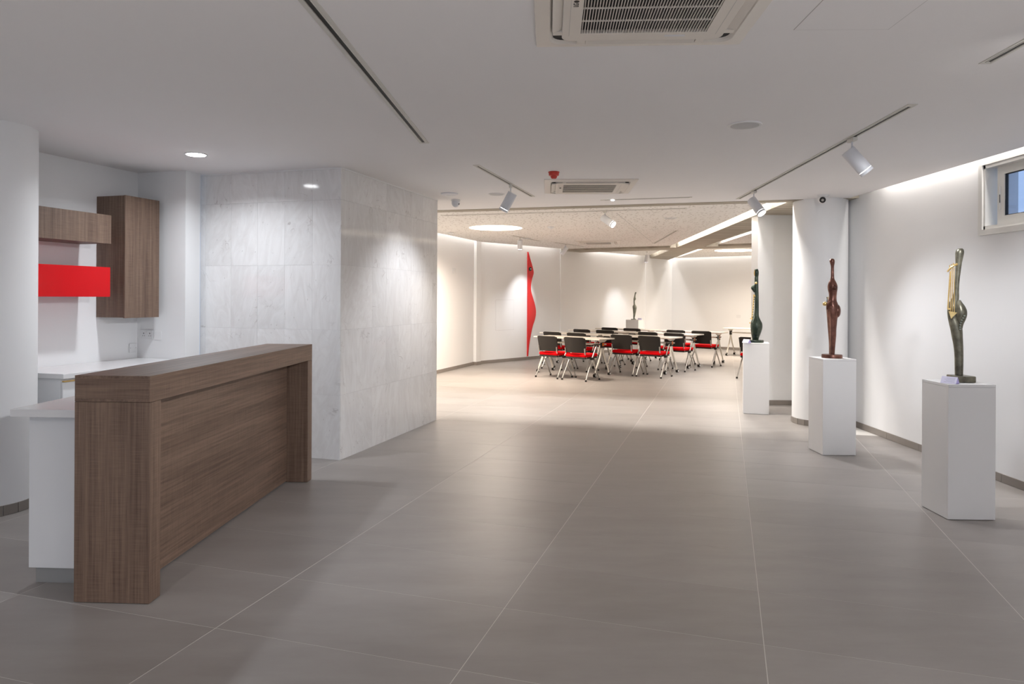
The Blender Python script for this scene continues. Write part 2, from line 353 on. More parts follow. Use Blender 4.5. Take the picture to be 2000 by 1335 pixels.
# marble clad block
mb_ = sempty('wall_marble', (A0[0], A0[1], 0), GA, 'wall block clad in white veined marble')
MB().box(-1.60, -0.012, 0.012, 2.27, 0, TOP).build('core', 'marble_joint', mb_)
zs = [0.0, 0.605, 1.215, 1.825, 2.435, HZ - 0.012]; g = 0.0004
def slabs(x0, x1, face):
    cuts = []; x = x1
    return cuts
xs = [-1.555 + i * 0.0 for i in range(1)]
xs = [-1.58] + [-1.525 + 0.305 * i for i in range(6)]; xs[-1] = 0.0
slab_cache = {}
def slab(w, hgt, face):
    k = (round(w, 4), round(hgt, 4), face)
    if k not in slab_cache:
        b = MB()
        if face == 'f': b.box(-w / 2 + g, w / 2 - g, 0, 0.012, -hgt / 2 + g, hgt / 2 - g, 0.0004, 1)
        else: b.box(-0.012, 0, -w / 2 + g, w / 2 - g, -hgt / 2 + g, hgt / 2 - g, 0.0004, 1)
        slab_cache[k] = b.mesh('marble_slab', 'marble')
    return slab_cache[k]
for a, b in zip(xs, xs[1:]):
    for z0, z1 in zip(zs, zs[1:]):
        inst('marble_slab', slab(b - a, z1 - z0, 'f'), mb_, ((a + b) / 2, random.uniform(-0.0006, 0.0), (z0 + z1) / 2))
ys = [0.012] + [0.305 * i for i in range(1, 8)] + [2.28]
for a, b in zip(ys, ys[1:]):
    for z0, z1 in zip(zs, zs[1:]):
        inst('marble_slab', slab(b - a, z1 - z0, 's'), mb_, (random.uniform(0.0, 0.0006), (a + b) / 2, (z0 + z1) / 2))
MB().box(-1.58, 0.006, -0.006, 2.28, HZ - 0.012, HZ + 0.02).build('top_trim', 'wall', mb_)

# far room walls
wall('wall_far_left', W1a, W2a, 0.25, label='white far room wall beside the marble block')
WD = W4a
wall('wall_far_back', W2a, WD, 0.25, label='long white diagonal wall at the back of the far room')
wall('wall_far_right', WD, W4b, 0.25, label='white wall at the far right of the back room')
wall('wall_far_side', (8.15, 20.2), (4.25, 10.3), 0.2)
# small step where the left far wall turns
struct(MB().prism([(-0.86, 15.80), (-0.81, 15.80 + .14), (-0.745, 15.995), (-0.70, 15.955), (-0.80, 15.78)], 0, TOP).build('wall_far_corner', 'wall'))
struct(MB().prism([(-0.862, 15.80), (-0.81, 15.95), (-0.745, 16.0), (-0.689, 15.952), (-0.793, 15.768)], 0.002, 0.072).build('baseboard_far_corner', 'skirt'))
def on_wall(s, off, z): p = Vector(W2a) + T2 * s + N2 * off; return (p.x, p.y, z)
def pil(name, s0, s1, off):
    struct(MB().prism([on_wall(s0, 0, 0)[:2], on_wall(s1, 0, 0)[:2], on_wall(s1, off, 0)[:2], on_wall(s0, off, 0)[:2]], 0, TOP).build(name, 'wall'), None)
pil('wall_pilaster_centre', 2.98, 4.02, 0.02)
pil('wall_pilaster_far', 7.0, 8.15, 0.02)
# right wall with window opening
wy0, wy1, wz0, wz1 = 4.3, 6.13, 2.14, 2.70
struct(MB().box(RX, RX + 0.3, -3.2, wy0, 0, TOP).box(RX, RX + 0.3, wy0, wy1, 0, wz0).box(RX, RX + 0.3, wy0, wy1, wz1, TOP).box(RX, RX + 0.3, wy1, 10.15, 0, TOP).build('wall_right', 'wall'), 'long white wall behind the sculptures')
struct(MB().box(3.53, 4.12, 10.08, 10.35, 0, HZ + 0.1).build('wall_pier', 'wall'), 'white wall pier under the concrete beam')
# unseen back of the hall; entrance opening added to let daylight in
bw = struct(MB().box(-8.0, -3.6, -3.2, -3.0, 0, TOP).box(3.6, RX + 0.3, -3.2, -3.0, 0, TOP).box(-3.6, 3.6, -3.2, -3.0, 2.5, TOP).build('wall_entrance', 'wall'))
w2 = sempty('window_added', (0, -3.1, 0), 0, 'added open entrance front letting daylight in, out of view')
for i in range(6): MB().box(-3.6 + i * 1.44 - 0.03, -3.6 + i * 1.44 + 0.03, -0.05, 0.05, 0.0, 2.5).build('mullion', 'alu', w2)

# ceilings ------------------------------------------------------------
def eY(X, o=0.0): return 9.48 - 0.2775 * X + o
CX = RX - 0.095
struct(MB().prism([(-7.5, -3.1), (CX, -3.1), (CX, eY(CX)), (-1.3, eY(-1.3)), (-4.4, 8.6), (-7.0, 6.0)], HZ, HZ + 0.04).build('ceiling', 'ceiling'), 'plain white hall ceiling')
b1 = MB().prism([(-3.0, eY(-3.0) + .002), (RX, eY(RX) + .002), (RX, eY(RX, .23)), (-3.0, eY(-3.0, .23))], HZ - 0.004, TOP)
struct(b1.build('ceiling_beam_front', 'concrete'), 'board-marked concrete beam at the hall edge')
def b2x(Y): return 3.421 + 0.0605 * (Y - 8.76)
struct(MB().prism([(b2x(8.55), 8.55), (b2x(22) , 22), (b2x(22) + 0.69, 22), (RX + 0.02, 12.0), (RX + .02, 8.4)], HZ - 0.006, TOP).build('ceiling_beam_long', 'concrete'), 'long board-marked concrete ceiling beam')
def b3n(X): return 18.82 - 0.54 * X
def b3f(X): return 19.72 - 0.55 * X
struct(MB().prism([(1.1, b3n(1.1)), (7.1, b3n(7.1)), (7.1, b3f(7.1)), (1.6, b3f(1.6))], HZ - 0.002, TOP).build('ceiling_beam_cross', 'concrete'), 'concrete cross beam of the far ceiling')
def line_off(p, q, off):
    p = Vector(p); q = Vector(q); d = (q - p).normalized(); n = Vector((d.y, -d.x)) * off; return p + n, q + n
def isect(a, b):
    (p, q), (r, s) = a, b; d1 = q - p; d2 = s - r; den = d1.x * d2.y - d1.y * d2.x
    t = ((r.x - p.x) * d2.y - (r.y - p.y) * d2.x) / den; w = p + d1 * t; return (w.x, w.y)
GAPW = 0.11
l1 = line_off(W1a, W2a, GAPW); l2 = line_off(W2a, WD, GAPW); l4 = line_off(WD, W4b, GAPW)
near = (Vector((-3, eY(-3, .43))), Vector((4, eY(4, .43))))
r2 = (Vector((b2x(9) - .12, 9)), Vector((b2x(20) - .12, 20)))
r2r = (Vector((b2x(9) + .69 + .2, 9)), Vector((b2x(20) + .69 + .2, 20)))
l3 = (Vector((1, b3n(1))), Vector((8, b3n(8)))); l3f = (Vector((1, b3f(1) + .1)), Vector((8, b3f(8) + .1)))
raftA = [isect(near, l1), isect(near, r2), isect(r2, l3), isect(l3, l2), isect(l2, l1)]
struct(MB().prism(raftA, FZ, FZ + 0.05).build('ceiling_raft_main', 'raft'), 'large perforated ceiling panel of the far room')
raftC = [isect(l3f, l2), isect(l3f, r2), isect(r2, l2)]
struct(MB().prism(raftC, FZ, FZ + 0.05).build('ceiling_raft_back', 'raft'), 'triangular ceiling panel by the back wall')
s9 = (Vector((4.31, 10.3)), Vector((8.2, 20.2))); n10 = (Vector((4, 11.6)), Vector((9, 11.6)))
raftB = [isect(n10, r2r), isect(n10, s9), isect(s9, l3), isect(l3, r2r)]
struct(MB().prism(raftB, FZ, FZ + 0.05).build('ceiling_raft_right', 'raft'), 'ceiling panel right of the long beam')
raftD = [isect(l3f, r2r), isect(l3f, s9), isect(s9, l4), isect(l4, r2r)]
struct(MB().prism(raftD, FZ, FZ + 0.05).build('ceiling_raft_far', 'raft'), 'ceiling panel with a round light beyond the cross beam')

# cove light in the gaps
cove((RX - 0.05, -2.6), (RX - 0.05, 7.75), 3.0, 8.0, NEUT)
def mid(a, b, k=.5): return (Vector(a) * (1 - k) + Vector(b) * k)
c1 = line_off(W1a, W2a, GAPW * .5); cove(mid(*c1, .08), mid(*c1, .99), 3.05, 4.0, NEUT)
c2 = line_off(W2a, WD, GAPW * .5); d2 = Vector(WD) - Vector(W2a); Lw = d2.length
for s0, s1 in ((0.05, 2.75), (4.2, 6.6), (8.15, Lw - .05)):
    cove(mid(*c2, s0 / Lw), mid(*c2, s1 / Lw), 3.05, 4.0, NEUT)
c4 = line_off(WD, W4b, GAPW * .5); cove(mid(*c4, .02), mid(*c4, .95), 3.05, 4.0, NEUT)
cove((-2.2, eY(-2.2, .33)), (3.3, eY(3.3, .33)), 3.0, 30, NEUT)
cove((b2x(9.4) - .06, 9.4), (b2x(16.4) - .06, 16.4), 3.0, 16, NEUT); cove((b2x(18) - .06, 18), (b2x(20.4) - .06, 20.4), 3.05, 7, NEUT)
cove((b2x(11) + .79, 11), (b2x(15.9) + .79, 15.9), 3.05, 8, NEUT); cove((b2x(17.4) + .79, 17.4), (b2x(21.2) + .79, 21.2), 3.05, 8, NEUT)

# columns -----------------------------------------------------------------
def column(name, c, r, label):
    o = struct(MB().lathe([(r, 0), (r, HZ + 0.02)], 64).build(name, 'wall', None, (*c, 0), 0, 40), label)
    n = 20; rr = r + 0.011
    for i in range(n):
        a0, a1 = 2 * math.pi * i / n + .008, 2 * math.pi * (i + 1) / n - .008
        poly = [(rr * math.cos(a0), rr * math.sin(a0)), (rr * math.cos(a1), rr * math.sin(a1)), ((r - .004) * math.cos(a1), (r - .004) * math.sin(a1)), ((r - .004) * math.cos(a0), (r - .004) * math.sin(a0))]
        MB().prism(poly, 0.002, 0.07).build('skirting_tile', 'skirt', o)
    return o
column('column_left', (-3.76, 5.03), 0.30, 'round white column at the left edge')
column('column_right', (3.80, 8.66), 0.315, 'round white column behind the copper-brown sculpture')

# skirting ----------------------------------------------------------------
def skirting(name, p, q, side=1, piece=0.6, label=None):
    p = Vector(p); q = Vector(q); d = (q - p); Ln = d.length; a = math.atan2(d.y, d.x)
    e = sempty(name, (p.x, p.y, 0), a, label); x = 0.0; full = None
    y0, y1 = (-0.011, 0.0) if side > 0 else (0.0, 0.011)
    while x < Ln - 0.01:
        w = min(piece, Ln - x)
        if w == piece:
            if full is None: full = MB().box(0.0015, w - 0.0015, y0, y1, 0.002, 0.072, 0.001, 1).mesh('skirting_tile', 'skirt')
            inst('skirting_tile', full, e, (x, 0, 0))
        else: MB().box(0.0015, w - 0.0015, y0, y1, 0.002, 0.072).build('skirting_tile', 'skirt', e, (x, 0, 0))
        x += w
    return e
skirting('baseboard_right', (RX, 10.08), (RX, 0.0), 1, 0.6, 'grey tile skirting of the right wall')
skirting('baseboard_pier', (3.53, 10.08), (4.09, 10.08), 1)
skirting('baseboard_far_left', W1a, W2a, 1)
skirting('baseboard_far_back', on_wall(0.1, 0, 0)[:2], on_wall(2.98, 0, 0)[:2], 1)
skirting('baseboard_far_centre', on_wall(2.98, .02, 0)[:2], on_wall(4.02, .02, 0)[:2], 1)
skirting('baseboard_far_middle', on_wall(4.02, 0, 0)[:2], on_wall(7.0, 0, 0)[:2], 1)
skirting('baseboard_far_right', WD, W4b, 1)

# window in the right wall ---------------------------------------------------
wn = sempty('window_1', (RX, wy1, wz0), 0, 'high horizontal aluminium sliding window')
wl = wy1 - wy0; wh = wz1 - wz0
MB().box(-0.018, 0.0, -wl - .05, .05, -.05, 0).box(-0.018, 0.0, -wl - .05, .05, wh, wh + .03).box(-0.018, 0, 0, .05, 0, wh).box(-0.018, 0, -wl - .05, -wl, 0, wh).build('window_trim', 'alu', wn)
MB().box(-0.004, 0.16, -.022, 0, 0, wh).box(-0.004, .16, -wl, -wl + .022, 0, wh).box(-0.004, .16, -wl, 0, 0, .03).box(-0.004, .16, -wl, 0, wh - .03, wh).build('window_frame', 'alu', wn)
for i, (ya, yb, x) in enumerate(((-.09, -.93, .055), (-.86, -wl + .022, .10))):
    sa = MB().box(x, x + .04, ya - .085, ya, .03, wh - .03).box(x, x + .04, yb, yb + .085, .03, wh - .03).box(x, x + .04, yb + .085, ya - .085, .03, .105).box(x, x + .04, yb + .085, ya - .085, wh - .10, wh - .03).build('sash', 'alu', wn)
    MB().box(x + .008, x + .03, ya - .093, ya - .085, .105, wh - .10).box(x + .008, x + .03, yb + .085, ya - .085, .105, .111).box(x + .008, x + .03, yb + .085, ya - .085, wh - .106, wh - .10).build('gasket', 'dark', sa)
    MB().box(x + .016, x + .022, yb + .085, ya - .085, .105, wh - .10).build('pane', 'glass', sa)
    if i == 0:
        MB().box(x - .004, x, ya - .045, ya - .028, .16, .36, .001, 1).build('latch', 'plastic', sa)
        MB().box(x - .006, x - .003, ya - .040, ya - .033, .22, .29).build('latch_slot', 'dark', sa)
tag(MB().box(RX + 1.3, RX + 1.6, 2.0, 12.0, 1.0, 2.22).box(RX + 1.25, RX + 1.62, 2.0, 12.0, 2.22, 2.27).build('garden_wall', 'outside'), 'pale parapet seen through the high window', 'wall')

# ------------------------------------------------------------------ reception desk
DA = R(-2.93)
dk = thing('reception_desk', 'brown wood-grain reception counter with an open portal frame', 'desk', (-1.789, 3.472, 0), DA)
MB().box(-.386, 0, 0, .10, 0.003, 0.9985, .0012, 1).build('end_panel', 'wood_z', dk)
MB().box(-.386, 0, 2.29, 2.39, 0.003, 0.9985, .0012, 1).build('end_panel', 'wood_z', dk)
MB().box(-.386, 0, 0, 2.39, 1.0, 1.13, .0012, 1).build('top', 'wood_y', dk)
MB().box(-.380, -.006, -.002, -.0002, 1.016, 1.116, .0005, 1).build('end_cap', 'wood_x', dk)
MB().box(-.205, -.175, .10, 2.29, .012, 1.0).build('front_panel', 'wood_y', dk)
st = thing('staff_worktop_unit', 'white staff worktop and cabinet behind the reception counter', 'cabinet', (-1.789, 3.472, 0), DA)
MB().box(-.80, -.39, .10, 2.28, .90, .94, .003).build('worktop', 'stone', st)
MB().box(-.765, -.39, .19, 2.26, .092, .8995, .001, 1).build('body', 'white_lam', st)
MB().box(-.75, -.39, .225, 2.24, .001, .092).build('plinth', 'plinth', st)
# ------------------------------------------------------------------ kitchenette
def KE(name, label, cat, a, b, z): p = G(K, a, b); return thing(name, label, cat, (p[0], p[1], z), GA)
kb = KE('kitchen_counter', 'white kitchenette counter with stone top along the left wall', 'counter', 0, -1.36, 0)
MB().box(0.003, .65, 0, 1.355, .875, .915, .003).build('worktop', 'stone', kb)
MB().box(0.003, .60, .02, 1.35, .10, .872).build('body', 'white_lam', kb)
MB().box(0.003, .56, .03, 1.35, .001, .10).build('plinth', 'plinth', kb)
for i in range(3):
    d = MB().box(.603, .621, .022 + i * .443, .022 + (i + 1) * .443 - .003, .105, .845, .001, 1).build('door', 'white_lam', kb)
    MB().box(.603, .625, .03 + i * .443, .022 + (i + 1) * .443 - .01, .848, .858).build('handle', 'gold', d)
tc_ = KE('wall_cabinet', 'tall brown wood-grain wall cabinet in the kitchenette corner', 'cabinet', 0.002, -.476, 1.325)
MB().box(0, .312, 0, .40, 0, 1.113, .001, 1).build('body', 'wood_z', tc_); MB().box(.314, .332, -.001, .401, -.004, 1.115, .001, 1).build('door', 'wood_z', tc_)
bc = KE('wall_cabinet', 'low horizontal brown wood-grain wall cabinet above the red one', 'cabinet', 0.002, -1.45, 1.985)
MB().box(0, .338, 0, .798, 0, .247, .001, 1).build('body', 'wood_z', bc); MB().box(.340, .358, -.001, .799, -.003, .249, .001, 1).build('door', 'wood_z', bc)
rc = KE('wall_cabinet', 'glossy red horizontal wall cabinet', 'cabinet', 0.002, -1.45, 1.518)
MB().box(0, .338, 0, .79, 0, .255, .001, 1).build('body', 'red_gloss', rc); MB().box(.340, .358, -.001, .791, -.003, .257, .001, 1).build('door', 'red_gloss', rc)
def socket(name, label, root, double):
    e = root; w = .146 if double else .086
    MB().box(-w / 2, w / 2, -.009, 0, -.043, .043, .002, 1).build('plate', 'plastic', e)
    if double:
        for cx in (-.037, .037):
            h_ = MB().box(cx - .004, cx + .004, -.0096, -.009, .004, .016).box(cx - .015, cx - .007, -.0096, -.009, -.016, -.011).box(cx + .007, cx + .015, -.0096, -.009, -.016, -.011).build('pin_holes', 'dark', e)
            MB().box(cx * .3 - .006, cx * .3 + .006, -.012, -.009, .014, .032).build('switch', 'plastic', e)
    else:
        for xa in (-.034, .030): MB().box(xa, xa + .004, -.0096, -.009, -.003, .003).build('screw', 'dark', e)
p = G(K, .125, -.001); e = thing('power_socket', 'white double power socket under the tall brown cabinet', 'socket', (p[0], p[1], 1.147), GA); socket('', '', e, True)
p = G(K, .255, -.001); e = thing('blank_plate', 'faint white blank plate right of the double socket', 'wall plate', (p[0], p[1], 1.14), GA); MB().box(-.043, .043, -.004, 0, -.043, .043, .001, 1).build('plate', 'wall', e)
p = G(K, .002, -.06); e = thing('outlet_plate', 'small white outlet plate low on the kitchenette left wall', 'wall plate', (p[0], p[1], 1.015), GA + R(90)); socket('', '', e, False)

# ------------------------------------------------------------------ ceiling fittings
def downlight(label, x, y, power, col=(0.90, 0.94, 1.0), group=None):
    t = thing('downlight', label, 'light', (x, y, HZ), 0, group)
    MB().lathe([(.090, 0), (.088, -.006), (.078, -.007)], 40).build('rim', 'plastic', t, smooth=40)
    MB().lathe([(.076, -.009), (.070, -.0105)], 40).build('diffuser', 'downlight', t)
    lamp_area('downlight_lamp', (0, 0, -.014), .14, power, col, (0, 0, 0), shape='DISK', spread=150, parent=t)
downlight('round bright recessed downlight above the kitchenette', -2.70, 5.98, 17)
for y in (-0.8, -2.3):  # unseen fill downlights, added to lift the light level in the hall
    for x in (-2.0, 2.6):
        downlight('added round downlight brightening the hall from the entrance side, out of view', x, y, 37, (1.0, 0.95, 0.93), 'added fill downlights')
def ring_disc(name, label, cat, loc, r, mat='mesh_grille', rim='plastic'):
    t = thing(name, label, cat, loc)
    MB().lathe([(r, 0), (r * .98, -.007), (r * .86, -.008)], 40).build('rim', rim, t, smooth=40)
    MB().lathe([(r * .84, -.0085), (r * .5, -.012), (r * .1, -.013)], 40).build('grille', mat, t, smooth=40)
    return t
ring_disc('ceiling_speaker', 'large round white ceiling speaker by the right-hand track', 'speaker', (1.61, 4.87, HZ), .115)
ring_disc('ceiling_speaker', 'small round ceiling speaker left of the central track spotlight', 'speaker', (-.187, 8.2, HZ), .095)
ring_disc('ceiling_speaker', 'round speaker in the perforated ceiling near the concrete beam', 'speaker', (2.47, 10.98, FZ), .10)
ring_disc('ceiling_speaker', 'small round speaker in the perforated ceiling beside the hanging spotlight', 'speaker', (0.30, 14.9, FZ), .10)
t = thing('access_point', 'flat round white wireless disc on the ceiling by the marble corner', 'access point', (-.735, 8.17, HZ))
MB().lathe([(.10, 0), (.10, -.012), (.06, -.028)], 40).build('shell', 'white_metal', t, smooth=35); MB().lathe([(.035, -.028), (.03, -.034)], 24).build('cap', 'plastic', t, smooth=35)
t = thing('dome_camera', 'white dome security camera near the marble corner', 'camera', (-.705, 8.70, HZ))
MB().lathe([(.055, 0), (.057, -.02), (.052, -.022)], 28).build('base', 'plastic', t, smooth=40)
MB().lathe([(.05, -.022), (.05, -.05), (.04, -.075), (.02, -.092), (.004, -.096)], 28).build('dome', 'white_metal', t, smooth=60)
MB().ball((.04, -.02, -.055), .010, 8).build('lens', 'dark', t)
t = thing('dome_camera', 'white eyeball security camera on the ceiling before the round column', 'camera', (3.60, 8.14, HZ))
MB().lathe([(.065, 0), (.06, -.02), (.048, -.03)], 28).build('base', 'plastic', t, smooth=40)
MB().ball((0, 0, -.05), .05, 20).build('ball', 'plastic', t, smooth=60)
e_ = MB().lathe([(.034, 0), (.034, .012), (.02, .016)], 24); e_.xform(Matrix.Translation((-.018, -.038, -.062)) @ Vector((-.4, -.85, -.28)).to_track_quat('Z', 'Y').to_matrix().to_4x4()); ln = e_.build('lens_ring', 'dark', t)
e_ = MB().lathe([(.015, 0), (.012, .003)], 18); e_.xform(Matrix.Translation((-.024, -.0515, -.067)) @ Vector((-.4, -.85, -.28)).to_track_quat('Z', 'Y').to_matrix().to_4x4()); e_.build('lens', 'chrome', ln)
t = thing('smoke_detector', 'red smoke detector hanging in front of the second air conditioner', 'smoke detector', (.396, 6.74, HZ))
MB().lathe([(.054, 0), (.054, -.008), (.050, -.012), (.048, -.035), (.038, -.038)], 28).build('base', 'detector', t, smooth=40)
MB().lathe([(.032, -.036), (.031, -.052), (.022, -.064)], 24).build('head', 'detector', t, smooth=40)
t = thing('ceiling_sensor', 'tiny white sensor on the perforated ceiling right of the round light', 'sensor', (.68, 12.4, FZ)); MB().lathe([(.06, 0), (.06, -.015), (.03, -.04)], 20).build('shell', 'plastic', t, smooth=40)
t = thing('ceiling_sensor', 'tiny white sensor on the perforated ceiling by the far left wall', 'sensor', (-1.19, 13.6, FZ)); MB().lathe([(.06, 0), (.06, -.015), (.03, -.04)], 20).build('shell', 'plastic', t, smooth=40)

# ceiling hatch (a flush panel with a fine joint)
t = thing('access_hatch', 'flush square ceiling hatch right of the nearer air conditioner', 'hatch', (1.46, 2.93, HZ), R(-1.5))
MB().box(-.21, .21, -.21, .21, -.0012, .0).build('joint', 'gap', t); MB().box(-.2075, .2075, -.2075, .2075, -.0017, -.0005).build('panel', 'ceiling', t)

# round luminous discs
def round_light(label, loc, r, power):
    t = thing('round_ceiling_light', label, 'light', loc)
    MB().lathe([(r + .012, 0), (r + .01, -.004), (r, -.004)], 64).build('rim', 'plastic', t, smooth=40)
    MB().lathe([(r - .002, -.0045), (r - .01, -.006)], 64).build('diffuser', 'disc', t)
    lamp_area('round_lamp', (0, 0, -.012), 2 * r - .04, power, WARM, shape='DISK', spread=150, parent=t)
round_light('large round glowing ceiling light near the marble wall', (-.30, 12.65, FZ), .48, 136)
round_light('round glowing ceiling light beyond the concrete cross beam', (5.80, 18.25, FZ), .52, 105)

# lighting tracks
def track(label, p, q, z, w=.075, stop=True, adapters=()):
    p = Vector(p); q = Vector(q); d = q - p; Ln = d.length; a = math.atan2(d.y, d.x) - math.pi / 2
    t = thing('lighting_track', label, 'lighting track', (p.x, p.y, z), a); sl = w * .17
    MB().box(-w / 2, -sl, 0, Ln, -.004, 0).box(sl, w / 2, 0, Ln, -.004, 0).box(-sl, sl, 0, .05, -.004, 0).box(-sl, sl, Ln - .03, Ln, -.004, 0).build('flange', 'track', t)
    MB().box(-sl, sl, .05, Ln - .03, -.0012, 0).build('slot', 'dark', t)
    MB().box(-sl - .004, -sl, .05, Ln - .03, -.007, -.004).box(sl, sl + .004, .05, Ln - .03, -.007, -.004).build('rail', 'track', t)
    return t
track('long recessed lighting track over the reception side of the ceiling', (-.93, 1.2), (-.693, 5.50), HZ, .075)
track('recessed lighting track before the marble wall with one spotlight', (-.335, 6.40), (.24, 8.38), HZ, .06)
track('recessed lighting track with two spotlights over the pedestals', (2.47, 4.33), (2.735, 8.50), HZ, .06)
track('short piece of lighting track at the upper right corner', (2.27, 1.2), (2.405, 3.58), HZ, .06)
tr = track('thin ceiling slot with a tiny lit indicator near the concrete beam', (1.087, 8.66), (2.141, 8.36), HZ, .04)
MB().lathe([(.022, -.0045), (.02, -.012)], 16).build('indicator', 'led', tr, (0.0, .15, 0))
track('long track along the front of the perforated ceiling', (-1.09, 10.78), (2.43, 9.75), FZ, .06)
track('short track in the perforated ceiling beside the concrete beam', (3.04, 12.98), (3.25, 16.1), FZ, .06)
track('small track in the perforated ceiling near the red wall relief', (0.0, 14.2), (.62, 15.6), FZ, .06)
track('small track in the perforated ceiling before the pilaster', (.95, 15.9), (1.75, 17.2), FZ, .06)
struct(MB().box(-.004, .004, 0, 5.9, -.0015, 0).build('trim_1', 'gap', None, (1.55, 10.4, FZ), math.atan2(5.8, 1.72) - math.pi / 2))

def spotlight(label, p, z, d, power, stem=.075, lit=True, color=NEUT, angle=44, size=1.0, aim=None):
    d = Vector(d).normalized()
    t = thing('track_spotlight', label, 'spotlight', (p[0], p[1], z))
    MB().box(-.018, .018, -.05, .05, -.036, -.0085, .004, 1).build('adapter', 'track', t)
    MB().tube([(0, 0, -.03), (0, 0, -.034 - stem)], .007, 10).build('stem', 'white_metal', t, smooth=40)
    piv = Vector((0, 0, -.034 - stem)); r = .052 * size; Ln = .215 * size
    a = piv - d * Ln * .22 + Vector((0, 0, -r * .55)); q = d.to_track_quat('Z', 'Y').to_matrix().to_4x4(); m = Matrix.Translation(a) @ q
    MB().lathe([(r * .96, 0), (r, .004), (r, Ln * .88)], 32).xform(m).build('can', 'white_metal', t, smooth=40)
    cr_ = lambda rr, z: [(rr * math.cos(2 * math.pi * i / 32), rr * math.sin(2 * math.pi * i / 32), z) for i in range(32)]
    MB().rings([cr_(r * .97, Ln * .885), cr_(r * .985, Ln), cr_(r * .90, Ln), cr_(r * .87, Ln * .90)], cap=False).xform(m).build('rim', 'white_metal', t, smooth=40)
    MB().lathe([(r * .86, Ln * .90), (r * .84, Ln * .905)], 28).xform(m).build('lens', 'lens', t)
    MB().lathe([(.012, -.01), (.012, .01)], 12).xform(Matrix.Translation(piv)).build('knuckle', 'white_metal', t, smooth=40)
    o = a + d * (Ln + .02)
    lamp_spot('spot_lamp', o, aim if aim else d, power, color, angle, .85, .03, t)
    return t
CO = (0.93, 0.95, 1.0)
spotlight('nearest white can spotlight on the right-hand track, aimed at the wall', (2.525, 5.22), HZ, (.66, -.10, -.80), 48, color=CO, angle=95)
spotlight('white can spotlight with a glowing lens at the far end of the right-hand track', (2.693, 7.83), HZ, (.46, -.62, -.95), 100, color=CO, angle=85)
spotlight('white can spotlight tilted towards the marble wall', (-.02, 7.48), HZ, (-.55, .20, -1.0), 70, color=CO, angle=84, aim=(-.92, .15, -1.05))
spotlight('white can spotlight with a glowing lens under the perforated ceiling', (1.33, 10.07), FZ, (.75, -.62, -.62), 45, color=CO, stem=.06)
spotlight('white spotlight hanging straight down above the red wall relief', (.16, 14.55), FZ, (.02, .25, -1), 90, color=CO, stem=.05, angle=62, aim=(.15, .95, -.92))
spotlight('white spotlight tilted left in front of the pilaster', (1.25, 16.4), FZ, (-.62, .1, -.8), 75, color=CO, stem=.05, angle=46, aim=(-.72, .48, -.8))
spotlight('white spotlight over the small sculpture on the far pedestal', (3.60, 18.75), FZ, (-.12, .1, -1), 65, color=CO, stem=.09, angle=50, aim=(-.35, .75, -.9))
# out-of-view spotlights added to brighten the round column and the reception counter
spotlight('added white can spotlight on the corner track brightening the round column, out of view', (2.365, 2.9), HZ, (.235, 1.0, -.30), 190, color=CO, angle=42)

spotlight('added white can spotlight on the corner track brightening the reception counter, out of view', (2.325, 2.2), HZ, (-.81, .5, -.40), 290, color=CO, angle=50)
# air conditioners --------------------------------------------------------
def text_mesh(txt, size, mat):
    cu = bpy.data.curves.new('logo', 'FONT'); cu.body = txt; cu.size = size; cu.extrude = .0006; cu.align_x = 'CENTER'; cu.align_y = 'CENTER'
    o = bpy.data.objects.new('tmp', cu); C.objects.link(o); bpy.context.view_layer.update()
    me = bpy.data.meshes.new_from_object(o.evaluated_get(bpy.context.evaluated_depsgraph_get())); bpy.data.objects.remove(o); bpy.data.curves.remove(cu)
    me.materials.clear(); me.materials.append(M[mat]); return me
def rrect(hx, hy, r, n=5):
    pts = []
    for cx, cy, a0 in ((hx - r, hy - r, 0), (-hx + r, hy - r, 90), (-hx + r, -hy + r, 180), (hx - r, -hy + r, 270)):
        for k in range(n + 1): a = R(a0 + 90 * k / n); pts.append((cx + r * math.cos(a), cy + r * math.sin(a)))
    return pts
slat_me = None
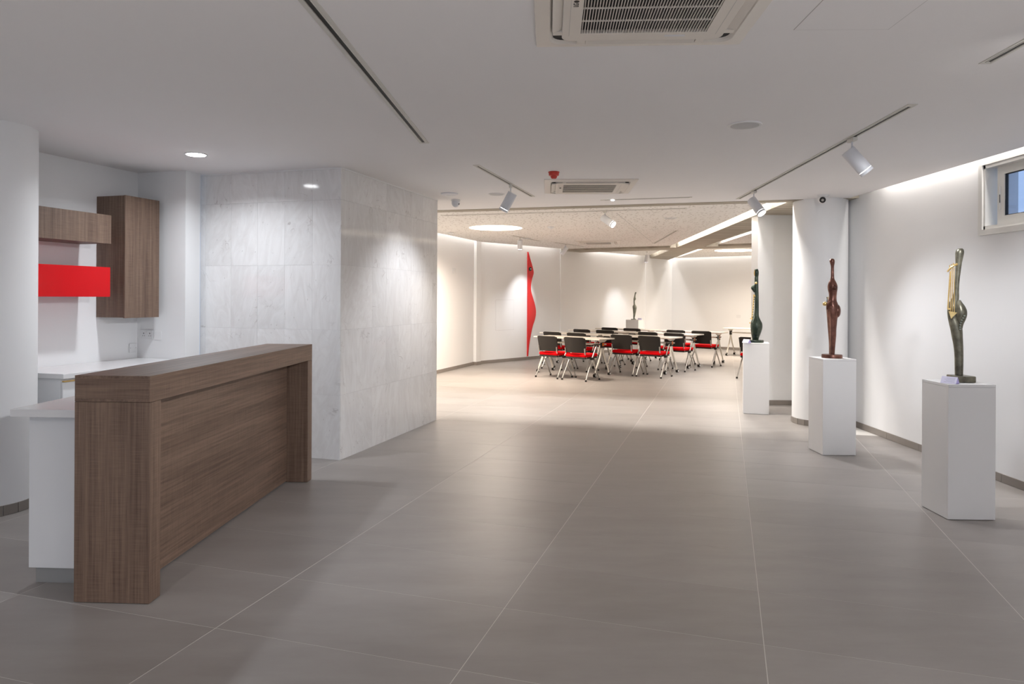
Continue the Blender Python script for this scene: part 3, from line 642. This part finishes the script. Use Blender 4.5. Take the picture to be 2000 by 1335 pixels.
def cassette(label, loc, rz, detail=True):
    global slat_me
    t = thing('ceiling_air_conditioner', label, 'air conditioner', loc, rz)
    H = .48
    # sloping outer frame
    b = MB(); o = rrect(H, H, .012); i_ = rrect(.415, .415, .06)
    b.rings([[(x, y, 0) for x, y in o], [(x, y, -.008) for x, y in rrect(H - .002, H - .002, .012)], [(x, y, -.020) for x, y in i_], [(x, y, -.014) for x, y in rrect(.407, .407, .06)], [(x, y, -.003) for x, y in rrect(.40, .40, .05)]], cap=False)
    b.build('frame', 'ac', t, smooth=30)
    MB().prism(rrect(.40, .40, .05), -.005, -.002).build('well', 'dark', t)
    for a in range(4):
        lv = MB().box(-.25, .25, -.022, .022, -.004, .004, .002, 1).xform(Matrix.Rotation(R(90 * a), 4, 'Z') @ Matrix.Translation((0, -.382, -.018)) @ Matrix.Rotation(R(14), 4, 'X')).build('louvre', 'ac', t)
        for xa in (-.29, .252): MB().box(xa, xa + .038, -.04, .0, -.024, -.012).xform(Matrix.Rotation(R(90 * a), 4, 'Z') @ Matrix.Translation((0, -.36, 0))).build('louvre_mount', 'ac', lv)
    # centre panel with an opening
    b = MB(); gx0, gx1, gy0, gy1 = -.2775, .2775, -.265, .265
    outer = [(-.335, -.335), (.335, -.335), (.335, .335), (-.335, .335)]
    po = rrect(.36, .355, .04); pi = rrect(.2775, .265, .002)
    b.rings([[(x, y, -.008) for x, y in po], [(x, y, -.024) for x, y in po], [(x, y, -.027) for x, y in rrect(.357, .352, .038)], [(x, y, -.027) for x, y in pi], [(x, y, -.009) for x, y in pi]], cap=False)
    b.build('panel', 'ac', t)
    MB().box(gx0, gx1, gy0, gy1, -.010, -.008).build('filter', 'dark', t)
    gr = MB().box(gx0, gx1, -.0015 + gy0 + .004, gy0 + .010, -.026, -.012).build('grille', 'ac', t)
    if slat_me is None: slat_me = MB().box(-.0016, .0016, gy0, gy1, -.0265, -.019).mesh('slat', 'ac')
    n = 46
    for k in range(n): inst('slat', slat_me, gr, (gx0 + (gx1 - gx0) * (k + .5) / n, 0, 0))
    for k in range(1, 4): MB().box(gx0, gx1, -.002, .002, -.0255, -.019).build('grille_bar', 'ac', gr, (0, gy0 + (gy1 - gy0) * k / 4, 0))
    MB().box(gx0 - .052, gx0 - .0505, -.29, .29, -.0276, -.0268).build('panel_seam', 'gap', t); MB().box(gx1 + .045, gx1 + .0465, -.29, .29, -.0276, -.0268).build('panel_seam', 'gap', t)
    MB().box(.10, .19, .292, .312, -.0278, -.0268).build('indicator_strip', 'white_metal', t)
    lg = text_mesh('LG', .030, 'dark')
    o_ = inst('logo', lg, t, (gx0 - .030, -.045, -.0280), (R(180), 0, R(-90)))
    MB().lathe([(.011, -.0272), (.010, -.0280)], 20, (gx0 - .030, -.078)).build('logo_disc', 'dark', t)
    return t
cassette('large square ceiling air conditioner cut off by the top edge', (.563, 2.855, HZ), R(-3.0))
cassette('square ceiling air conditioner behind the red smoke detector', (.825, 7.60, HZ), R(-3.0))
cassette('distant air conditioner in the perforated ceiling', (1.95, 15.85, FZ), R(-10))

# ------------------------------------------------------------------ pedestals and sculptures
def pedestal(label, c, rz, s=.325, h=.94):
    t = thing('pedestal', label, 'pedestal', (*c, 0), rz, 'white sculpture pedestals')
    k = s / 2
    MB().box(-k, k, -k, -k + .018, .004, h - .019, .0006, 1).build('front_panel', 'pedestal', t)
    MB().box(-k, -k + .018, -k + .0185, k, .004, h - .019, .0006, 1).box(k - .018, k, -k + .0185, k, .004, h - .019, .0006, 1).box(-k + .018, k - .018, k - .018, k, .004, h - .019).build('side_panels', 'pedestal', t)
    MB().box(-k - .0005, k + .0005, -k - .0005, k + .0005, h - .018, h, .0008, 1).build('top_panel', 'pedestal', t)
    MB().box(-k + .01, k - .01, -k + .01, k - .01, 0, .006).build('foot', 'dark', t)
    return t
PH = .94
p1 = (3.200, 5.030); p2 = (3.205, 7.018); p3 = (3.285, 9.44); p4 = (3.32, 18.95)
pedestal('white pedestal nearest the viewer, under the green-brown sculpture', p1, R(-1)); pedestal('white pedestal under the copper-brown sculpture', p2, R(0.5))
pedestal('white pedestal under the dark green sculpture by the pier', p3, R(-17)); pedestal('small distant white pedestal behind the desks', p4, R(-33), .36)
def prof(rows, x0, y0, k, ry=0.85):
    """(row, left, right) of the outline in drawing units -> loft rings in metres"""
    return [((y0 - r) * k, ((a + b) / 2 - x0) * k, 0, (b - a) / 2 * k, (b - a) / 2 * k * (ry if len(q) < 4 else q[3])) for q in rows for r, a, b in [q[:3]]]
# olive-brown lyre sculpture
t = thing('bronze_sculpture', 'tall olive-brown abstract bronze figure holding a golden harp', 'sculpture', (3.215, 5.04, PH), R(-32))
k = .00080; x0 = 275; y0 = 1258
MB().box(-.064, .064, -.07, .07, 0.001, .046, .006, 2).build('base', 'green_bronze', t, (.012, 0, 0), R(32))
body = MB().loft(prof([(1222, 242, 306), (1100, 240, 308), (1000, 237, 308), (920, 228, 306), (850, 216, 303), (790, 206, 300), (740, 196, 290), (690, 187, 270), (640, 182, 262), (600, 183, 258), (560, 190, 262, .6), (510, 215, 272, .6), (440, 233, 272), (360, 238, 275), (280, 241, 283), (200, 243, 292), (140, 241, 303), (100, 241, 309), (75, 250, 306), (62, 264, 297)], x0, y0, k), 24).build('body', 'green_bronze', t, smooth=70)
MB().loft(prof([(812, 282, 296), (780, 268, 300), (740, 252, 308), (700, 243, 324), (660, 240, 334), (620, 240, 333), (580, 243, 318), (548, 250, 298), (525, 258, 284)], x0, y0, k, .95), 22).build('hip', 'green_bronze', t, smooth=70)
b = MB()
for r_, xx in ((665, 327), (685, 318), (705, 308), (725, 301), (745, 297), (765, 295), (785, 296)): b.box((xx - 22 - x0) * k, (xx - 6 - x0) * k, -.052, -.02, (y0 - r_ - 7) * k, (y0 - r_ + 7) * k, .002, 1)
b.build('carved_teeth', 'grey_green', body)
hp = MB().tube([((205 - x0) * k, -.050, (y0 - 268) * k), ((198 - x0) * k, -.054, (y0 - 400) * k), ((192 - x0) * k, -.056, (y0 - 520) * k), ((188 - x0) * k, -.056, (y0 - 605) * k)], .0055, 8).build('harp_frame', 'gold', t, smooth=50)
MB().tube([((182 - x0) * k, -.052, (y0 - 272) * k), ((205 - x0) * k, -.052, (y0 - 238) * k), ((232 - x0) * k, -.048, (y0 - 214) * k), ((256 - x0) * k, -.036, (y0 - 205) * k)], .006, 8, .009).build('harp_yoke', 'gold', hp, smooth=50)
for xa, xb in ((210, 208), (222, 221), (233, 236)):
    MB().tube([((xa - x0) * k, -.052, (y0 - 235) * k), ((xb - x0) * k, -.062, (y0 - 635) * k)], .003, 8).build('string', 'gold', hp, smooth=50)
for xa, zz in ((200, 212), (214, 203), (228, 194)): MB().tube([((xa - x0) * k, -.05, (y0 - zz - 18) * k), ((xa - x0 - 1) * k, -.05, (y0 - zz) * k)], .003, 6).build('peg', 'gold', hp)
MB().prism([((193 - x0) * k, (y0 - 624) * k), ((258 - x0) * k, (y0 - 637) * k), ((212 - x0) * k, (y0 - 692) * k)], -.014, .014).xform(Matrix.Translation((0, -.068, 0)) @ Matrix.Rotation(R(90), 4, 'X')).build('tailpiece', 'gold', hp)
MB().box((186 - x0) * k, (212 - x0) * k, -.074, -.05, (y0 - 614) * k, (y0 - 597) * k, .002, 1).build('bridge', 'gold', hp)
# copper-brown sculpture
t = thing('bronze_sculpture', 'slender copper-brown bronze female figure with a golden snail', 'sculpture', (3.205, 7.02, PH), R(-24))
k = .00085; x0 = 325; y0 = 1258
MB().lathe([(.097, 0.001), (.097, .030), (.093, .036)], 40).xform(Matrix.Diagonal((1, .85, 1, 1))).build('base', 'copper', t, smooth=40)
MB().loft(prof([(1222, 293, 354), (1100, 292, 362), (1000, 286, 370), (920, 279, 372), (850, 274, 378), (800, 270, 382), (750, 266, 392), (700, 262, 398), (650, 260, 394), (615, 264, 384), (585, 276, 374), (540, 288, 372), (490, 284, 376), (450, 275, 381), (410, 274, 381), (370, 284, 368), (340, 299, 352), (310, 307, 345), (240, 309, 343), (180, 308, 343), (150, 301, 348), (120, 293, 350), (100, 299, 345), (90, 312, 333)], x0, y0, k), 26).build('body', 'copper', t, smooth=70)
MB().ball(((383 - x0) * k, .010, (y0 - 705) * k), (.030, .045, .065), 18).build('hip', 'copper', t, smooth=70)
br = MB().ball(((343 - x0) * k, -.034, (y0 - 430) * k), .020, 16).build('breast', 'copper', t, smooth=70)
MB().ball(((346 - x0) * k, -.053, (y0 - 430) * k), .006, 10).build('nipple', 'copper', br, smooth=70)
b = MB(); 
for seg_ in range(20):
    pass
ringpts = [((343 - x0) * k + .024 * math.cos(2 * math.pi * i / 20), -.036, (y0 - 430) * k + .024 * math.sin(2 * math.pi * i / 20)) for i in range(21)]
MB().tube(ringpts, .003, 6).build('breast_ring', 'copper', t, smooth=60)
MB().loft([((y0 - 1222) * k, (311 - x0) * k, -.020, .010, .020), ((y0 - 1000) * k, (312 - x0) * k, -.026, .012, .020), ((y0 - 800) * k, (308 - x0) * k, -.032, .016, .022), ((y0 - 690) * k, (304 - x0) * k, -.036, .020, .022), ((y0 - 655) * k, (322 - x0) * k, -.030, .030, .020)], 4, 3).build('drapery_fold', 'copper', t)
MB().tube([((285 - x0) * k, -.052, (y0 - 712) * k), ((290 - x0) * k, -.056, (y0 - 682) * k), ((306 - x0) * k, -.056, (y0 - 662) * k), ((335 - x0) * k, -.052, (y0 - 655) * k)], .004, 6).build('drapery_edge', 'copper', t, smooth=60)
MB().loft([((y0 - 690) * k, (272 - x0) * k, -.02, .010, .016), ((y0 - 640) * k, (276 - x0) * k, -.026, .012, .016), ((y0 - 600) * k, (296 - x0) * k, -.030, .011, .012), ((y0 - 575) * k, (310 - x0) * k, -.028, .006, .008)], 10, 3).build('arm', 'copper', t, smooth=60)
sn = MB().ball(((246 - x0) * k, -.02, (y0 - 622) * k), (.021, .016, .021), 16).build('snail_shell', 'gold', t, smooth=70)
MB().tube([((230 - x0) * k, -.02, (y0 - 636) * k), ((224 - x0) * k, -.022, (y0 - 622) * k), ((232 - x0) * k, -.024, (y0 - 610) * k)], .005, 8, .003).build('snail_body', 'gold', sn, smooth=60)
MB().tube([((268 - x0) * k, -.02, (y0 - 600) * k), ((272 - x0) * k, -.02, (y0 - 568) * k), ((266 - x0) * k, -.02, (y0 - 542) * k)], .004, 6).build('twig', 'dark_green', t); MB().tube([((272 - x0) * k, -.02, (y0 - 568) * k), ((281 - x0) * k, -.02, (y0 - 540) * k)], .004, 6).build('twig', 'gold', t)
# dark green sculpture
t = thing('bronze_sculpture', 'dark green polished bronze figure playing a golden flute', 'sculpture', (3.275, 9.43, PH), R(-19))
k = .00093; x0 = 335; y0 = 1166
MB().lathe([(.112, 0.001), (.112, .028), (.106, .034)], 40, ((330 - x0) * k, 0)).build('base', 'dark_green', t, smooth=40)
bd = MB().loft(prof([(1135, 294, 376), (1100, 288, 384), (1050, 279, 402), (990, 271, 422), (940, 267, 431), (890, 270, 427), (840, 283, 404), (790, 303, 384), (730, 318, 380), (600, 322, 379), (480, 321, 377), (430, 318, 375), (390, 318, 374), (340, 318, 373), (280, 318, 372), (235, 319, 371), (212, 323, 372), (180, 313, 376), (140, 312, 375), (112, 320, 367), (102, 335, 355)], x0, y0, k), 24).build('body', 'dark_green', t, smooth=70)
MB().loft([((y0 - 445) * k, (318 - x0) * k, -.004, .006, .01), ((y0 - 400) * k, (304 - x0) * k, -.008, .024, .026), ((y0 - 378) * k, (298 - x0) * k, -.010, .026, .028), ((y0 - 350) * k, (308 - x0) * k, -.008, .022, .026), ((y0 - 325) * k, (322 - x0) * k, -.004, .006, .014)], 16).build('breast', 'dark_green', bd, smooth=70)
fl_ = MB().tube([((311 - x0) * k, -.035, (y0 - 488) * k), ((305 - x0) * k, -.040, (y0 - 600) * k), ((296 - x0) * k, -.048, (y0 - 720) * k), ((285 - x0) * k, -.055, (y0 - 835) * k)], .0075, 8, .009).build('flute', 'gold', t, smooth=60)
for i in range(9): MB().ball(((318 - i * 3.2 - x0) * k, -.046 - .0022 * i, (y0 - 510 - i * 36) * k), .0065, 8).build('flute_key', 'dark_green', fl_, smooth=60)
MB().tube([((300 - x0) * k, -.035, (y0 - 480) * k), ((322 - x0) * k, -.035, (y0 - 484) * k), ((324 - x0) * k, -.035, (y0 - 510) * k)], .007, 8).build('flute_head', 'gold', fl_, smooth=60)
MB().ball(((270 - x0) * k, -.03, (y0 - 820) * k), .008, 8).build('bead', 'gold', t, smooth=60); MB().ball(((259 - x0) * k, -.02, (y0 - 884) * k), .010, 10).build('bead', 'gold', t, smooth=60)
MB().ball(((340 - x0) * k, -.034, (y0 - 308) * k), (.015, .01, .016), 12).build('brooch', 'gold', t, smooth=60)
MB().loft([((y0 - 205) * k, (319 - x0) * k, -.012, .004, .008), ((y0 - 160) * k, (317 - x0) * k, -.014, .007, .018), ((y0 - 125) * k, (321 - x0) * k, -.012, .004, .010)], 12).build('face', 'gold', bd, smooth=60)
# far sculpture
t = thing('bronze_sculpture', 'small distant grey-green bronze torso on the far pedestal', 'sculpture', (p4[0] - .01, p4[1], PH), R(-10))
k = .00099; x0 = 560; y0 = 968
MB().box((470 - x0) * k, (606 - x0) * k, -.05, .05, .001, .022, .003, 1).build('base', 'grey_green', t)
MB().loft(prof([(948, 530, 585), (915, 528, 571), (850, 527, 584), (750, 521, 604), (670, 513, 618), (620, 508, 620), (585, 516, 606), (555, 534, 584), (500, 533, 572), (445, 532, 574), (415, 532, 596), (385, 534, 597), (335, 549, 588), (280, 560, 594), (250, 564, 608), (228, 572, 612), (214, 584, 598)], x0, y0, k, 1.0), 20).build('body', 'grey_green', t, smooth=70)
# tent cards
def card(label, loc, rz, lines=True):
    t = thing('name_card', label, 'name card', loc, rz)
    s_ = MB(); s_.prism([(-.03, 0), (.03, 0), (0, .045)], -.05, .05).xform(Matrix.Rotation(R(90), 4, 'X') @ Matrix.Identity(4)); s_.build('card', 'card_edge', t)
    n = math.atan2(.045, .03)
    b = MB().box(-.027, .027, -.05, .05, 0, .001); b.xform(Matrix.Translation((-.0153, 0, .0232)) @ Matrix.Rotation(-n, 4, 'Y')); sh = b.build('face', 'card', t)
    for i in range(4):
        b = MB().box(-.017 + i * .010, -.015 + i * .010, -.038, .03 - .012 * (i % 2), .001, .0014); b.xform(Matrix.Translation((-.0153, 0, .0232)) @ Matrix.Rotation(-n, 4, 'Y')); b.build('printed_line', 'ink', sh)
    return t
card('folded lilac name card in front of the olive-brown sculpture', (3.09, 4.945, PH + .001), R(38))
card('folded lilac name card beside the dark green sculpture', (3.125, 9.335, PH + .001), R(30))
card('white name card right of the small distant sculpture', (p4[0] + .12, p4[1] - .06, PH + .001), R(60))

# ------------------------------------------------------------------ red relief on the back wall
t = thing('wall_relief', 'tall red wavy figure relief on the white back wall', 'wall art', on_wall(1.715, 0.001, 0), math.atan2(T2.y, T2.x))
pts = [(235, 2), (300, 20), (360, 38), (410, 48), (440, 43), (480, 32), (530, 25), (580, 28), (640, 45), (700, 62), (760, 70), (820, 62), (880, 43), (950, 28), (1030, 15), (1100, 8), (1145, 5)]
def rz_(r): return 2.655 - (r - 230) * (2.655 - .085) / 915
fine = []
for i in range(len(pts) - 1):
    p0, p1_, p2_, p3_ = pts[max(i - 1, 0)], pts[i], pts[i + 1], pts[min(i + 2, len(pts) - 1)]
    for q in range(5):
        s_ = q / 5; fine.append(tuple(.5 * (2 * b_ + (c_ - a_) * s_ + (2 * a_ - 5 * b_ + 4 * c_ - d_) * s_ * s_ + (3 * b_ - a_ - 3 * c_ + d_) * s_ ** 3) for a_, b_, c_, d_ in zip(p0, p1_, p2_, p3_)))
fine.append(pts[-1]); kx = .0043
b = MB(); lo = []; 
def strip(bm_, y):
    return [(bm_.verts.new((0, y, rz_(r))), bm_.verts.new((w * kx, y, rz_(r)))) for r, w in fine]
f_ = strip(b.bm, -.03); g_ = strip(b.bm, 0)
for i in range(len(f_) - 1):
    b.bm.faces.new((f_[i][0], f_[i][1], f_[i + 1][1], f_[i + 1][0])); b.bm.faces.new((g_[i][0], g_[i + 1][0], g_[i + 1][1], g_[i][1]))
    b.bm.faces.new((f_[i][1], g_[i][1], g_[i + 1][1], f_[i + 1][1])); b.bm.faces.new((f_[i][0], f_[i + 1][0], g_[i + 1][0], g_[i][0]))
b.bm.faces.new((f_[0][0], g_[0][0], g_[0][1], f_[0][1])); b.bm.faces.new((f_[-1][0], f_[-1][1], g_[-1][1], g_[-1][0]))
b.build('panel', 'red_matt', t)
MB().lathe([(.048, 0), (.046, .018)], 24).xform(Matrix.Translation((.068, -.030, rz_(383))) @ Matrix.Rotation(R(90), 4, 'X')).build('boss', 'dark', t, smooth=40)
MB().ball((.072, -.052, rz_(383)), .016, 12).build('boss_highlight', 'chrome', t, smooth=60)
p = on_wall(.62, .001, 0); t = thing('wall_panel', 'faint flush access panel left of the red relief', 'panel', p, math.atan2(T2.y, T2.x))
MB().box(0, .62, -.0015, 0, .75, 1.47).build('joint', 'gap', t); MB().box(.003, .617, -.003, -.001, .753, 1.467).build('cover', 'wall', t)
d1 = (Vector(W2a) - Vector(W1a)).normalized(); pw = Vector(W1a) + d1 * ((14.75 - W1a[1]) / d1.y)
t = thing('wall_switch', 'tiny white switch plate on the far left wall', 'switch', (pw.x + .002, pw.y, 2.08), math.atan2(d1.y, d1.x)); MB().box(-.08, .08, -.012, 0, -.055, .055, .002, 1).build('plate', 'plastic', t)
p = Vector(WD) + (Vector(W4b) - Vector(WD)).normalized() * 2.15; d4 = Vector(W4b) - Vector(WD)
t = thing('wall_socket', 'tiny white wall plate above the farthest desk', 'socket', (p.x, p.y, 1.0), math.atan2(d4.y, d4.x)); MB().box(-.07, .07, -.012, 0, -.045, .045, .002, 1).build('plate', 'plastic', t)

# ------------------------------------------------------------------ chairs and flip-top desks
def make_chair():
    t = thing('training_chair', 'x', 'chair', group='black and red training chairs')
    MB().box(-.225, .225, -.20, .23, .432, .492, .024, 3).build('seat_cushion', 'red_fabric', t, smooth=60)
    MB().box(-.215, .215, -.195, .22, .405, .433, .006, 1).build('seat_pan', 'black_plastic', t)
    # curved backrest
    b = MB(); rows = []
    for th, yo in ((0, 0), (1, 1)):
        pass
    nU, nV = 10, 6; F = []; Bk = []
    for j in range(nV + 1):
        vv = j / nV; z = .515 + .285 * vv; F.append([]); Bk.append([])
        for i in range(nU + 1):
            uu = i / nU * 2 - 1; hw = .222 + .012 * vv
            zz = z - (.035 * max(0, abs(uu) - .75) ** 2 * 8 if j == nV else 0)
            y = -.215 - .055 * vv + .050 * uu * uu
            F[-1].append(b.bm.verts.new((uu * hw, y, zz))); Bk[-1].append(b.bm.verts.new((uu * hw, y - .016, zz)))
    for j in range(nV):
        for i in range(nU):
            b.bm.faces.new((F[j][i], F[j][i + 1], F[j + 1][i + 1], F[j + 1][i])); b.bm.faces.new((Bk[j][i], Bk[j + 1][i], Bk[j + 1][i + 1], Bk[j][i + 1]))
    for i in range(nU):
        b.bm.faces.new((F[0][i], Bk[0][i], Bk[0][i + 1], F[0][i + 1])); b.bm.faces.new((F[nV][i], F[nV][i + 1], Bk[nV][i + 1], Bk[nV][i]))
    for j in range(nV):
        b.bm.faces.new((F[j][0], F[j + 1][0], Bk[j + 1][0], Bk[j][0])); b.bm.faces.new((F[j][nU], Bk[j][nU], Bk[j + 1][nU], F[j + 1][nU]))
    b.build('backrest', 'black_plastic', t, smooth=50)
    for s in (-1, 1):
        MB().tube([(s * .205, -.14, .42), (s * .212, -.195, .50), (s * .215, -.21, .60)], .012, 8).build('back_post', 'chrome', t, smooth=50)
        lg = MB().tube([(s * .262, -.235, .022), (s * .245, .0, .415), (s * .255, .13, .645)], .0125, 8).build('leg', 'chrome', t, smooth=50)
        MB().lathe([(.018, .001), (.018, .026), (.014, .034)], 12, (s * .263, -.237)).build('foot', 'black_plastic', lg, smooth=40)
        lg = MB().tube([(s * .245, -.03, .415), (s * .262, .215, .022)], .0125, 8).build('leg', 'chrome', t, smooth=50)
        MB().lathe([(.018, .001), (.018, .026), (.014, .034)], 12, (s * .263, .217)).build('foot', 'black_plastic', lg, smooth=40)
        MB().box(s * .245 - .022, s * .245 + .022, -.05, .03, .385, .432, .006, 1).build('joint', 'black_plastic', t)
        MB().box(s * .255 - .025, s * .255 + .025, .02, .22, .645, .668, .008, 2).build('armrest', 'black_plastic', t, smooth=50)
    return t
def make_desk():
    t = thing('flip_top_desk', 'x', 'desk', group='cream flip-top desks')
    MB().box(-.80, .80, -.275, .275, .712, .738, .004, 1).build('tabletop', 'tabletop', t)
    MB().box(-.66, .66, -.02, .20, .598, .622, .003, 1).build('shelf', 'tabletop', t)
    for s in (-1, 1):
        h_ = MB().box(s * .685 - .022, s * .685 + .022, -.045, .045, .555, .665, .008, 2).build('hinge_block', 'black_plastic', t)
        MB().box(s * .685 + s * .0225 - .004, s * .685 + s * .0225 + .004, -.028, .028, .59, .65, .003, 1).build('lever', 'orange', h_)
        MB().prism([(-.17, .0), (.17, 0), (.10, -.035), (.03, -.058), (-.03, -.058), (-.10, -.035)], -.014, .014).xform(Matrix.Translation((s * .685, 0, .7115)) @ Matrix.Rotation(R(90), 4, 'Z') @ Matrix.Rotation(R(90), 4, 'X')).build('bracket', 'cream_metal', t)
        for q in (-1, 1):
            lg = MB().tube([(s * .685, q * .012, .57), (s * .685, q * .03, .48), (s * .685, q * .10, .33), (s * .685, q * .20, .17), (s * .685, q * .235, .10), (s * .685, q * .24, .058)], .021, 8, .013).build('leg', 'cream_metal', t, smooth=50)
            cs = MB().tube([(s * .685, q * .24, .085), (s * .685, q * .255, .05), (s * .685, q * .265, .034)], .011, 8).build('caster_fork', 'black_plastic', lg, smooth=50)
            for ww in (-1, 1):
                c_ = (s * .685 + ww * .016, q * .262, .0335); mw = Matrix.Translation(c_) @ Matrix.Rotation(R(90), 4, 'Y')
                MB().lathe([(.028, -.009), (.0325, -.006), (.0325, .006), (.028, .009)], 18).lathe([(.020, -.0098), (.020, -.009)], 16).xform(mw).build('wheel', 'black_plastic', lg, smooth=40)
                MB().lathe([(.021, ww * .0092), (.019, ww * .0115)], 16).xform(mw).build('hub_cap', 'plastic', lg, smooth=40)
    return t
chair0 = make_chair(); desk0 = make_desk(); used = {'c': 0, 'd': 0}
TA = R(-40); ta = Vector((math.cos(TA), math.sin(TA))); tn = Vector((-math.sin(TA), math.cos(TA)))
def put(kind, p, rz, label):
    src = chair0 if kind == 'c' else desk0
    o = src if not used[kind] else copy_tree(src); used[kind] += 1
    o.location = (p[0], p[1], 0); o.rotation_euler = (0, 0, rz); o['label'] = label
    return o
units = [((1.057, 13.28), 'the nearest desk at the left', 'cream flip-top desk nearest the marble wall, at the front left'),
         ((2.54, 13.86), 'the nearest desk at the right', 'cream flip-top desk in front on the right-hand side'),
         ((1.24, 14.90), 'the second desk of the left column', 'cream flip-top desk second from the front in the left column'),
         ((3.30, 15.04), 'the second desk of the right column', 'cream flip-top desk second from the front in the right column'),
         ((2.00, 16.18), 'the third desk of the left column', 'cream flip-top desk third from the front in the left column'),
         ((4.14, 16.04), 'the last desk of the right column', 'cream flip-top desk at the back of the right column'),
         ((2.79, 17.21), 'the last desk of the left column', 'cream flip-top desk at the back of the left column')]
for (mx, my), w, dl in units:
    m_ = Vector((mx, my))
    put('c', m_ - ta * .31, TA + R(random.uniform(-2, 2)), 'left of the two black and red chairs at ' + w)
    put('c', m_ + ta * .31, TA + R(random.uniform(-2, 2)), 'right of the two black and red chairs at ' + w)
    put('d', m_ - ta * .39 + tn * .74, TA + R(random.uniform(-1, 1)), dl)
put('d', (6.42, 18.45), TA, 'farthest cream flip-top desk behind the dark green sculpture')
put('c', (4.66, 13.42), TA, 'black and red chair mostly hidden behind the dark green sculpture pedestal')
